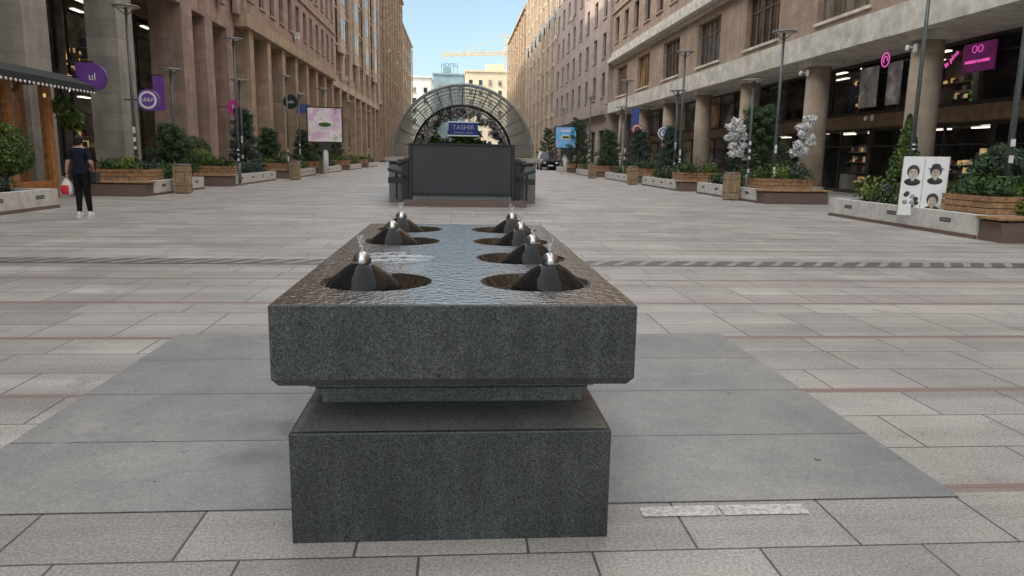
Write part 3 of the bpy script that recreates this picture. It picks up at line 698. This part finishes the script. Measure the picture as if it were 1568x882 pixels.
for x in (CX-.3, CX+.37): SG.tube((x,25.24,2.45),(x,25.24,2.95),.012,.012,'steel',5)
SG.make('sign_board', K); text('TASHIR', (CX+.035,25.19,2.29), (pi/2,0,0), .22, 'white_paint', K); text('SHOPPING  STREET', (CX+.035,25.19,2.12), (pi/2,0,0), .075, 'white_paint', K)
Q = empty('outdoor_screen'); w = MB()
w.box(-1.24, 1.52, 20.78, 20.98, .32, 1.66, 'screen_grey')
w.make('screen_panel', Q, .01)
w = MB(); w.box(-1.32, -1.24, 20.72, 21.0, .1, 1.70, 'black_metal'); w.box(1.52, 1.60, 20.72, 21.0, .1, 1.70, 'black_metal'); w.box(-1.24, 1.52, 20.74, 20.99, 1.66, 1.70, 'black_metal'); w.box(-1.24,1.52,20.74,20.99,.27,.32,'black_metal')
for i in range(6): w.box(-1.2+i*.53, -1.1+i*.53, 20.8, 20.95, .16, .27, 'grey_metal')
w.box(-1.24,1.52,20.85,20.9,.16,.27,'grey_metal')
w.make('screen_frame', Q)
w = MB(); w.box(-1.45, 1.9, 20.3, 21.4, 0, .16, 'granite_brown'); w.make('plinth', Q, .01)
w = MB()
for s, x in ((-1,-1.34),(1,1.62)):
    w.box(x, x+s*.14, 20.8, 21.1, .16, 1.15, 'black_metal')
    w.quad([(x,20.6,.86),(x+s*.55,20.6,1.02),(x+s*.55,21.2,1.02),(x,21.2,.86)], 'black_metal'); w.quad([(x,20.6,.78),(x+s*.55,20.6,.94),(x+s*.55,20.6,1.02),(x,20.6,.86)], 'black_metal')
    w.box(x+s*.10, x+s*.55, 20.7, 21.1, .60, .76, 'black_metal'); w.box(x+s*.30, x+s*.36, 20.85, 20.95, .16, .9, 'black_metal'); w.tube((x+s*.05,20.9,1.15),(x+s*.5,20.9,1.15),.04,.04,'black_metal',8)
    w.box(x+s*.02, x+s*.30, 20.9, 21.1, 1.05, 1.25,'black_metal')
w.make('side_brackets', Q)

# ------------------------------------------------------------------ billboards and signs
def lightbox(x, y, w, z0, z1, m, rot, name='advertising_lightbox'):
    E = empty(name); mb = MB(); h = w/2
    mb.box(-h-.08, h+.08, -.1, .1, z0-.08, z1+.08, 'frame_dark'); mb.box(-h, h, -.115, -.1, z0, z1, m)
    mb.box(-.35, .35, -.11, .11, z0-.6, z0-.08, 'frame_dark'); mb.tube((0,0,0),(0,0,z0-.5),.16,.16,'planter_concrete',14); mb.box(-.4,.4,-.3,.3,0,.12,'concrete_band')
    mb.ell((0,-.13,(z0+z1)/2), (w*.26,.02,(z1-z0)*.12), 'white_paint', 16, 8); mb.ell((0,-.14,(z0+z1)/2+.02), (w*.2,.03,(z1-z0)*.07), 'leaf_mid', 16, 8)
    mb.box(-h*.5,h*.5,-.125,-.115,z1-.35,z1-.22,'white_paint')
    mb.make('panel', E); E.location = (x,y,0); E.rotation_euler = (0,0,rot); return E
lightbox(-7.9, 46, 1.95, 2.05, 4.0, 'poster_pink', radians(8)); lightbox(8.7, 60, 1.6, 2.1, 3.7, 'poster_blue', radians(-14))
def disc_sign(x, y, z, r, m, txt, size, rim='white_paint', wall=-1):
    E = empty('round_shop_sign'); mb = MB(); mb.tube((x,y-.06,z),(x,y+.06,z),r,r,m,32)
    mb.tube((x,y-.07,z),(x,y-.061,z),r*.82,r*.82,rim,32); mb.tube((x,y-.08,z),(x,y-.071,z),r*.62,r*.62,m if rim!=m else rim,32)
    mb.tube((x,y,z),(x+wall*r*2.2,y,z),.02,.02,'black_metal',6); mb.make('disc', E); text(txt, (x,y-.09,z), (pi/2,0,0), size, 'white_paint', E)
disc_sign(-9.6, 24.5, 2.92, .33, 'purple_sign', 'UULP', .15, wall=-1)
disc_sign(-12.35, 27, 3.8, .45, 'purple_sign', 'ul', .35, 'purple_sign')
disc_sign(-11.3, 39.5, 3.6, .36, 'magenta_sign', 'b', .3, 'magenta_sign'); disc_sign(-11.8, 55, 4.9, .5, 'black_metal', 'cafe', .3, 'black_metal')
disc_sign(12.6, 45.4, 2.9, .36, 'white_paint', '', .3, 'blue_sign', 1); disc_sign(13.0, 54, 3.4, .4, 'goods_red', '', .3, 'white_paint', 1)
def banner(x, y, z0, z1, w, m, name='hanging_banner'):
    mb = MB(); mb.box(x-w/2, x+w/2, y-.02, y+.02, z0, z1, m); mb.tube((x-w/2-.3,y,z1+.03),(x+w/2,y,z1+.03),.02,.02,'black_metal',6); mb.make(name)
banner(-12.3, 32.5, 3.0, 4.4, .45, 'purple_sign'); banner(-12.75, 27.3, 3.35, 4.3, .6, 'purple_sign'); banner(13.2, 55.5, 3.4, 5.0, .6, 'goods_blue'); banner(-11.9, 60, 4.4, 5.0, 1.0, 'goods_blue', 'shop_sign')
# neon and shop details on right
E = empty('neon_shop_sign'); mb = MB(); XS = XR+2.45
def neonring(mb, x, y, z, r, a0=0, a1=2*pi, n=22, t=.03):
    for i in range(n):
        a, c = a0+(a1-a0)*i/n, a0+(a1-a0)*(i+1)/n; mb.tube((x,y+r*cos(a),z+r*sin(a)),(x,y+r*cos(c),z+r*sin(c)),t,t,'neon_pink',6)
neonring(mb, XS-1.0, 27.6, 5.15, .25, t=.02); neonring(mb, XS-1.0, 27.6, 5.15, .12, -1.2, 3.6, 12, .016); mb.make('neon_ring', E)
E = empty('neon_shop_sign'); mb = MB(); mb.box(XS-.12, XS-.05, 23.0, 24.5, 4.35, 5.25, 'neon_purple')
for dy in (-.14,.14): neonring(mb, XS-.16, 23.75+dy, 5.05, .11, n=12, t=.010)
mb.make('sign_panel', E); text('ANDREEV FLOWERS', (XS-.14,23.75,4.66), (pi/2,0,-pi/2), .13, 'neon_pink', E)
E = empty('neon_shop_sign'); text('le pino', (XS-.1,25.1,4.9), (pi/2,radians(-35),-pi/2), .28, 'neon_pink', E)
mb = MB()
for k in range(4): mb.box(XS+1.0, XS+1.1, 24.2, 25.5, 3.5+k*.3, 3.62+k*.3, 'lit_green')
for y in (24.2,25.46): mb.box(XS+1.0,XS+1.14,y,y+.05,3.35,4.7,'goods_beige')
mb.make('green_shelf')
mb = MB(); mb.box(XS-.1, XS-.05, 29.6, 30.9, 3.6, 5.2, 'poster_grey'); mb.box(XS-.1,XS-.05,28.0,28.9,3.6,5.2,'poster_grey'); mb.make('window_poster')
mb = MB(); mb.box(XR+2.3, XR+2.38, 26.0, 26.8, 2.85, 3.2, 'white_paint'); mb.make('shop_sign'); E = empty('shop_lettering'); text('Sara', (XR+2.27,26.4,3.02), (pi/2,0,-pi/2), .28, 'black_metal', E)
def cctv(x, y, z):
    mb = MB(); mb.tube((x,y,z),(x-.35,y-.05,z+.02),.02,.02,'white_paint',6); mb.tube((x-.3,y-.05,z+.02),(x-.48,y-.32,z-.08),.06,.06,'white_paint',10); mb.box(x-.04,x+.02,y-.08,y+.08,z-.12,z+.12,'white_paint'); mb.make('security_camera')
cctv(XR+.1, 23.6, 5.0); cctv(XR+.1, 31, 5.0); cctv(XR+2.3, 29.6, 3.15)
# portraits board
E = empty('portrait_board'); mb = MB(); yb = 15.1; xb = 9.83
mb.box(-.44,.44,-.02,.02,0,1.26,'white_paint')
def face(cx_, cz, r, hat):
    mb.ell((cx_,-.021,cz+r*.25), (r*.80,.006,r*.95), 'frame_dark', 18, 10); mb.ell((cx_,-.0215,cz-r*1.25), (r*1.05,.006,r*.55), 'black_metal', 14, 6)
    mb.ell((cx_,-.025,cz-.02), (r*.58,.008,r*.78), 'goods_beige', 16, 8); mb.box(cx_-r*.2,cx_+r*.2,-.03,-.021,cz-r*1.1,cz-r*.6,'goods_beige')
    for s in (-1,1): mb.ell((cx_+s*r*.25,-.034,cz+r*.1), (r*.12,.003,r*.05), 'frame_dark', 8, 6); mb.ell((cx_+s*r*.25,-.034,cz+r*.27), (r*.16,.003,r*.03), 'frame_dark', 8, 6)
    mb.ell((cx_,-.034,cz-r*.12), (r*.05,.003,r*.14), 'wood', 8, 6); mb.ell((cx_,-.034,cz-r*.42), (r*.18,.003,r*.05), 'granite_brown', 8, 6)
    if hat: mb.ell((cx_,-.03,cz+r*.6), (r*1.1,.006,r*.12), 'black_metal', 12, 6); mb.ell((cx_,-.03,cz+r*.95), (r*.62,.006,r*.45), 'black_metal', 12, 6)
face(-.22,.90,.15,False); face(.2,.92,.14,True); face(.2,.32,.14,False)
for k in range(9): mb.ell((-.22+random.uniform(-.12,.12),-.022,.3+random.uniform(-.18,.18)), (.05,.004,.05), random.choice(['poster_grey','frame_dark','goods_beige']), 8, 6)
for k in range(2): mb.box(-.44+k*.87,-.43+k*.87,-.03,.03,0,1.26,'wood')
mb.box(-.03,-.01,-.022,-.02,.05,1.2,'goods_beige')
mb.tube((0,.02,1.1),(0,.5,-.1),.02,.02,'wood',6)
mb.make('board', E); E.location = (xb,yb,.28); E.rotation_euler = (radians(-10),0,radians(-38))
# cafe pavilion, left
mb = MB(); XP = -11.45
for y in (14.5,16.4,18.3,20.2,22.1): mb.box(XP+.1,XP-.12,y-.13,y+.13,0,3.2,'wood_orange')
for x in (XP-.7,XP-1.4,XP-2.4,XP-3.4): mb.box(x-.08,x+.08,22.0,22.2,0,3.2,'wood_orange')
mb.box(XP+.12,XP-.15,14.4,22.2,3.2,3.4,'wood_orange'); mb.box(XP-.15,XP-3.5,21.95,22.2,3.2,3.4,'wood_orange'); mb.box(XP+.06,XP-.1,14.6,22.0,.0,.5,'wood_orange')
mb.quad([(XP,14.5,.5),(XP,22.1,.5),(XP,22.1,3.2),(XP,14.5,3.2)], 'shop_glass')
mb.box(-14.2,-14.1,14.5,22.1,.5,3.0,'lit_warm'); mb.box(XP-.05,-16.5,14.4,22.2,3.41,3.48,'awning')
for i in range(6): mb.box(-12.2-i*.3,-12.26-i*.3,14.6,22,2.9,3.0,'wood')
for k in range(8): mb.ell((-12.6-.3*(k%3),15+k*.9,2.5),(.12,.12,.16),'lit_white',10,8)
XA = XP+.85
mb.quad([(XP+.1,14.4,3.5),(XP+.1,23.2,3.5),(XA,23.2,3.2),(XA,14.4,3.2)], 'awning'); mb.quad([(XA,14.4,3.2),(XA,23.2,3.2),(XA,23.2,3.02),(XA,14.4,3.02)], 'awning')
for i in range(45): mb.ell((XA+.01,14.5+i*.196,3.0), (.02,.05,.04), 'white_paint', 6, 4)
mb.quad([(XP+.1,23.2,3.5),(XP-1.4,23.2,3.5),(XP-1.4,23.2,3.2),(XA,23.2,3.2)], 'awning')
for y in (15.5,18.5,21.5): mb.ell((XP+.3,y,2.8), (.04,.04,.06), 'lit_warm', 8, 6)
mb.make('cafe_pavilion')
mb = MB()
for c in ((-11.4,22.9,2.6),(-11.2,23.1,2.2)): foliage(mb, c, (.33,.33,.36), 700, .08, ('leaf_mid','leaf_light'), int(c[1]*9))
mb.tube((-11.4,22.9,3.3),(-11.4,22.9,2.6),.01,.01,'black_metal',5); mb.make('hanging_plant')

# ------------------------------------------------------------------ van
mb = MB(); C = (9.4, 75.0)
def sc2(y, hw, z0, z1, zt, top): return [(C[0]-hw,C[1]+y,z0),(C[0]+hw,C[1]+y,z0),(C[0]+hw,C[1]+y,z1),(C[0]+top,C[1]+y,zt),(C[0]-top,C[1]+y,zt),(C[0]-hw,C[1]+y,z1)]
secs = [sc2(0,.82,.35,.85,.92,.7), sc2(.12,.9,.28,.95,1.02,.76), sc2(1.0,.92,.28,1.05,1.15,.8), sc2(1.75,.92,.28,1.1,1.85,.68), sc2(4.2,.92,.28,1.1,1.88,.7), sc2(4.6,.85,.35,1.1,1.75,.66)]
for a in range(len(secs)-1):
    for i in range(6):
        j = (i+1) % 6; m_ = 'gl_dark' if (i in (2,4) and a >= 2) or (i == 3 and a == 2) else 'car_paint'
        mb.quad([secs[a][i],secs[a][j],secs[a+1][j],secs[a+1][i]], m_)
mb.quad(secs[0][::-1], 'car_paint'); mb.quad(secs[-1], 'car_paint')
for x in (-.9,.9):
    for y in (.85,3.75): mb.tube((C[0]+x-.1,C[1]+y,.33),(C[0]+x+.1,C[1]+y,.33),.33,.33,'tyre',18); mb.tube((C[0]+x-.11,C[1]+y,.33),(C[0]+x+.11,C[1]+y,.33),.18,.18,'steel',14)
for x in (-.62,.62): mb.ell((C[0]+x,C[1]-.0,.75),(.16,.05,.09),'white_paint',10,6)
mb.box(C[0]-.26,C[0]+.26,C[1]-.03,C[1]+.02,.42,.53,'white_paint'); mb.make('parked_van')

# ------------------------------------------------------------------ woman walking away
def skinned(pts, edges, radii, root=0, sub=2):
    me = bpy.data.meshes.new('sk'); me.from_pydata(pts, edges, []); o = bpy.data.objects.new('sk', me); COL.objects.link(o)
    o.modifiers.new('s', 'SKIN').use_smooth_shade = True
    sv = me.skin_vertices[0].data
    for i, r in enumerate(radii): sv[i].radius = r if isinstance(r, tuple) else (r, r)
    for i in range(len(pts)): sv[i].use_root = (i == root)
    ss = o.modifiers.new('d', 'SUBSURF'); ss.levels = sub; ss.render_levels = sub
    dg = bpy.context.evaluated_depsgraph_get(); m2 = bpy.data.meshes.new_from_object(o.evaluated_get(dg)); bpy.data.objects.remove(o); return m2
def woman(loc, rot=0):
    W = empty('walking_woman')
    V = [(0,0,.93),(0,-.005,1.08),(0,0,1.26),(0,-.005,1.37),(0,.005,1.44),(0,.02,1.53),(0,.025,1.60),
         (-.145,0,1.36),(-.225,-.03,1.11),(-.285,.03,.89),
         (.145,0,1.36),(.23,-.05,1.12),(.20,.10,.97),
         (-.085,0,.87),(-.085,.05,.49),(-.085,.0,.10),
         (.085,0,.87),(.085,.03,.49),(.085,.10,.10)]
    Ed = [(0,1),(1,2),(2,3),(3,4),(4,5),(5,6),(3,7),(7,8),(8,9),(3,10),(10,11),(11,12),(0,13),(13,14),(14,15),(0,16),(16,17),(17,18)]
    Rr = [(.155,.12),(.13,.10),(.155,.11),(.10,.085),(.05,.05),(.078,.092),(.07,.082),(.062,.062),(.045,.045),(.027,.027),(.062,.062),(.045,.045),(.027,.027),
          (.105,.105),(.072,.072),(.05,.05),(.105,.105),(.072,.072),(.05,.05)]
    me = skinned(V, Ed, Rr)
    me.materials.clear()
    for n in ('skin','shirt_navy','trousers_black'): me.materials.append(MATS[n])
    for p in me.polygons:
        c = p.center
        if c.z < .95 and abs(c.x) < .2 and not (c.x > .16 and c.y > .06): mi = 2
        elif c.z > 1.415: mi = 0
        elif abs(c.x) > .165 and c.z < 1.17: mi = 0
        elif c.z < 1.0 and c.y > .07: mi = 0
        elif c.z < .95 and abs(c.x) >= .2: mi = 0
        else: mi = 1
        p.material_index = mi; p.use_smooth = True
    o = bpy.data.objects.new('body', me); COL.objects.link(o); o.parent = W
    mb = MB()
    mb.ell((0,.005,1.585),(.092,.105,.098),'hair',20,12); mb.ell((0,-.03,1.53),(.078,.065,.075),'hair',16,10); mb.ell((0,-.095,1.60),(.04,.035,.04),'hair',12,8)
    for s in (-1,1): mb.ell((s*.088,.025,1.545),(.012,.02,.03),'skin',8,6)
    mb.ell((0,.125,1.535),(.014,.02,.02),'skin',8,6); mb.ell((0,.112,1.495),(.022,.008,.007),'goods_red',8,6)
    for s in (-1,1): mb.ell((s*.03,.112,1.56),(.012,.008,.007),'white_paint',8,6)
    mb.make('hair_and_face', W)
    mb = MB()
    for x, y in ((-.085,.04),(.085,.14)):
        mb.ell((x,y,.05),(.047,.125,.055),'white_paint',16,8); mb.box(x-.043,x+.043,y-.11,y+.12,.0,.028,'white_paint'); mb.ell((x,y-.06,.085),(.042,.05,.05),'white_paint',12,8)
    mb.make('sneakers', W)
    mb = MB(); mb.lathe((0,0,0), [(.17,.97),(.178,.93),(.172,.885)], 'shirt_navy', 24)
    mb.v = [(a*1.02, b_*.80, c) for a, b_, c in mb.v]; mb.make('shirt_hem', W)
    for s, wr in ((-1,(-.285,.03,.89)),(1,(.20,.10,.97))):
        pts = [wr, (wr[0]+s*-.005, wr[1]+.008, wr[2]-.05)]; ed = [(0,1)]; rd = [(.022,.028),(.018,.034)]
        for i, (dy, L) in enumerate(((-.027,.062),(-.009,.072),(.009,.068),(.027,.055))):
            b0 = len(pts); base = (pts[1][0], pts[1][1]+dy, pts[1][2]-.025)
            pts += [base, (base[0]-s*.008, base[1]+.002, base[2]-L*.5), (base[0]-s*.028, base[1]+.002, base[2]-L*.85)]; ed += [(1,b0),(b0,b0+1),(b0+1,b0+2)]; rd += [.0095,.0085,.007]
        b0 = len(pts); pts += [(wr[0]-s*.008, wr[1]+.035, wr[2]-.035), (wr[0]-s*.018, wr[1]+.045, wr[2]-.07)]; ed += [(0,b0),(b0,b0+1)]; rd += [.010,.008]
        hm = skinned(pts, ed, rd, 0, 1); hm.materials.clear(); hm.materials.append(MATS['skin']); ho = bpy.data.objects.new('hand', hm); COL.objects.link(ho); ho.parent = W
    mb = MB(); cxx, cyy, cz = -.30, .04, .60
    prof = [(.03,.20),(.06,.15),(.115,.06),(.125,-.04),(.11,-.13),(.02,-.15)]
    n = 18; kk = len(mb.v)
    for r, z in prof:
        for i in range(n):
            t = 2*pi*i/n; q = 1+.09*sin(5*t+z*30); mb.v.append((cxx+r*q*cos(t)*.95, cyy+r*q*sin(t)*.6, cz+z))
    for a in range(len(prof)-1):
        for i in range(n):
            j = (i+1) % n; mb.f.append((kk+a*n+i,kk+a*n+j,kk+(a+1)*n+j,kk+(a+1)*n+i)); mb.m.append(mb.mi('bag_red' if (a in (2,3) and i in (9,10,11,12,13,14)) else 'bag_white')); mb.sm.append(True)
    for s in (-1,1): mb.tube((cxx,cyy+s*.02,cz+.19),(cxx+.012,cyy,cz+.24),.012,.006,'bag_white',6)
    mb.make('carrier_bag', W)
    mb = MB(); mb.box(.20,.31,-.06,.14,.72,.92,'leather'); mb.box(.195,.315,-.065,.145,.86,.935,'leather')
    mb.tube((.25,-.05,.93),(.17,-.075,1.30),.009,.009,'leather',6); mb.tube((.17,-.075,1.30),(.13,0,1.43),.009,.009,'leather',6); mb.tube((.25,.12,.93),(.17,.09,1.30),.009,.009,'leather',6); mb.tube((.17,.09,1.30),(.13,0,1.43),.009,.009,'leather',6)
    mb.make('shoulder_bag', W, .015)
    W.location = loc; W.rotation_euler = (0,0,rot)
    return W
woman((-7.65,15.85,0), radians(4))

# ------------------------------------------------------------------ light, world, camera
SE, AZ = radians(27), Vector((-.97,-.25,0)).normalized()
sd = Vector((AZ.x*cos(SE), AZ.y*cos(SE), sin(SE)))
L = bpy.data.lights.new('sun', 'SUN'); L.energy = 4.6; L.angle = radians(.5); L.color = (1,.86,.67)
lo = bpy.data.objects.new('sun', L); COL.objects.link(lo); lo.rotation_euler = sd.to_track_quat('Z', 'Y').to_euler()
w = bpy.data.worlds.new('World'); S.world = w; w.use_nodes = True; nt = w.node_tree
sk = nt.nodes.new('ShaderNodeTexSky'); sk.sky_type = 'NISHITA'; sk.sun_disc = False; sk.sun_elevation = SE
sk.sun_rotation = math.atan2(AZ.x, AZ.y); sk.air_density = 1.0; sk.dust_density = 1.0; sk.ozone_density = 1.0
def hsat(sat, mul):
    hs = nt.nodes.new('ShaderNodeHueSaturation'); hs.inputs['Saturation'].default_value = sat; nt.links.new(sk.outputs[0], hs.inputs['Color'])
    return mix(nt, 1.0, hs.outputs[0], mul, 'MULTIPLY')
def vscale(col, k):
    n = nt.nodes.new('ShaderNodeVectorMath'); n.operation = 'SCALE'; nt.links.new(col, n.inputs[0]); n.inputs['Scale'].default_value = k; return n.outputs[0]
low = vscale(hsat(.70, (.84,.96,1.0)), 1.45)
high = vscale(hsat(.25, (1.0,.96,.90)), 6.9)        # overhead sky multiplied up as added fill for the shaded plaza
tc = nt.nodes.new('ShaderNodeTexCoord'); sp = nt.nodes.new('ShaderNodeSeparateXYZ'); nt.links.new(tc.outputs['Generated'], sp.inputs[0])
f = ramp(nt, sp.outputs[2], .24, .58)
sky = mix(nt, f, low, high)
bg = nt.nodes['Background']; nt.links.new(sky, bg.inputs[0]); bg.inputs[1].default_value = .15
cam = bpy.data.cameras.new('Camera'); co = bpy.data.objects.new('Camera', cam); COL.objects.link(co); S.camera = co
cam.sensor_width = 36; cam.lens = 25.99; cam.clip_end = 2000; cam.clip_start = .05
R_ = Matrix.Rotation(-radians(4.35), 4, 'Z') @ Matrix.Rotation(pi/2-radians(10.15), 4, 'X') @ Matrix.Rotation(.0166, 4, 'Z')
co.matrix_world = Matrix.Translation((0,0,1.4)) @ R_
S.view_settings.view_transform = 'Standard'; S.view_settings.look = 'None'; S.view_settings.exposure = 0
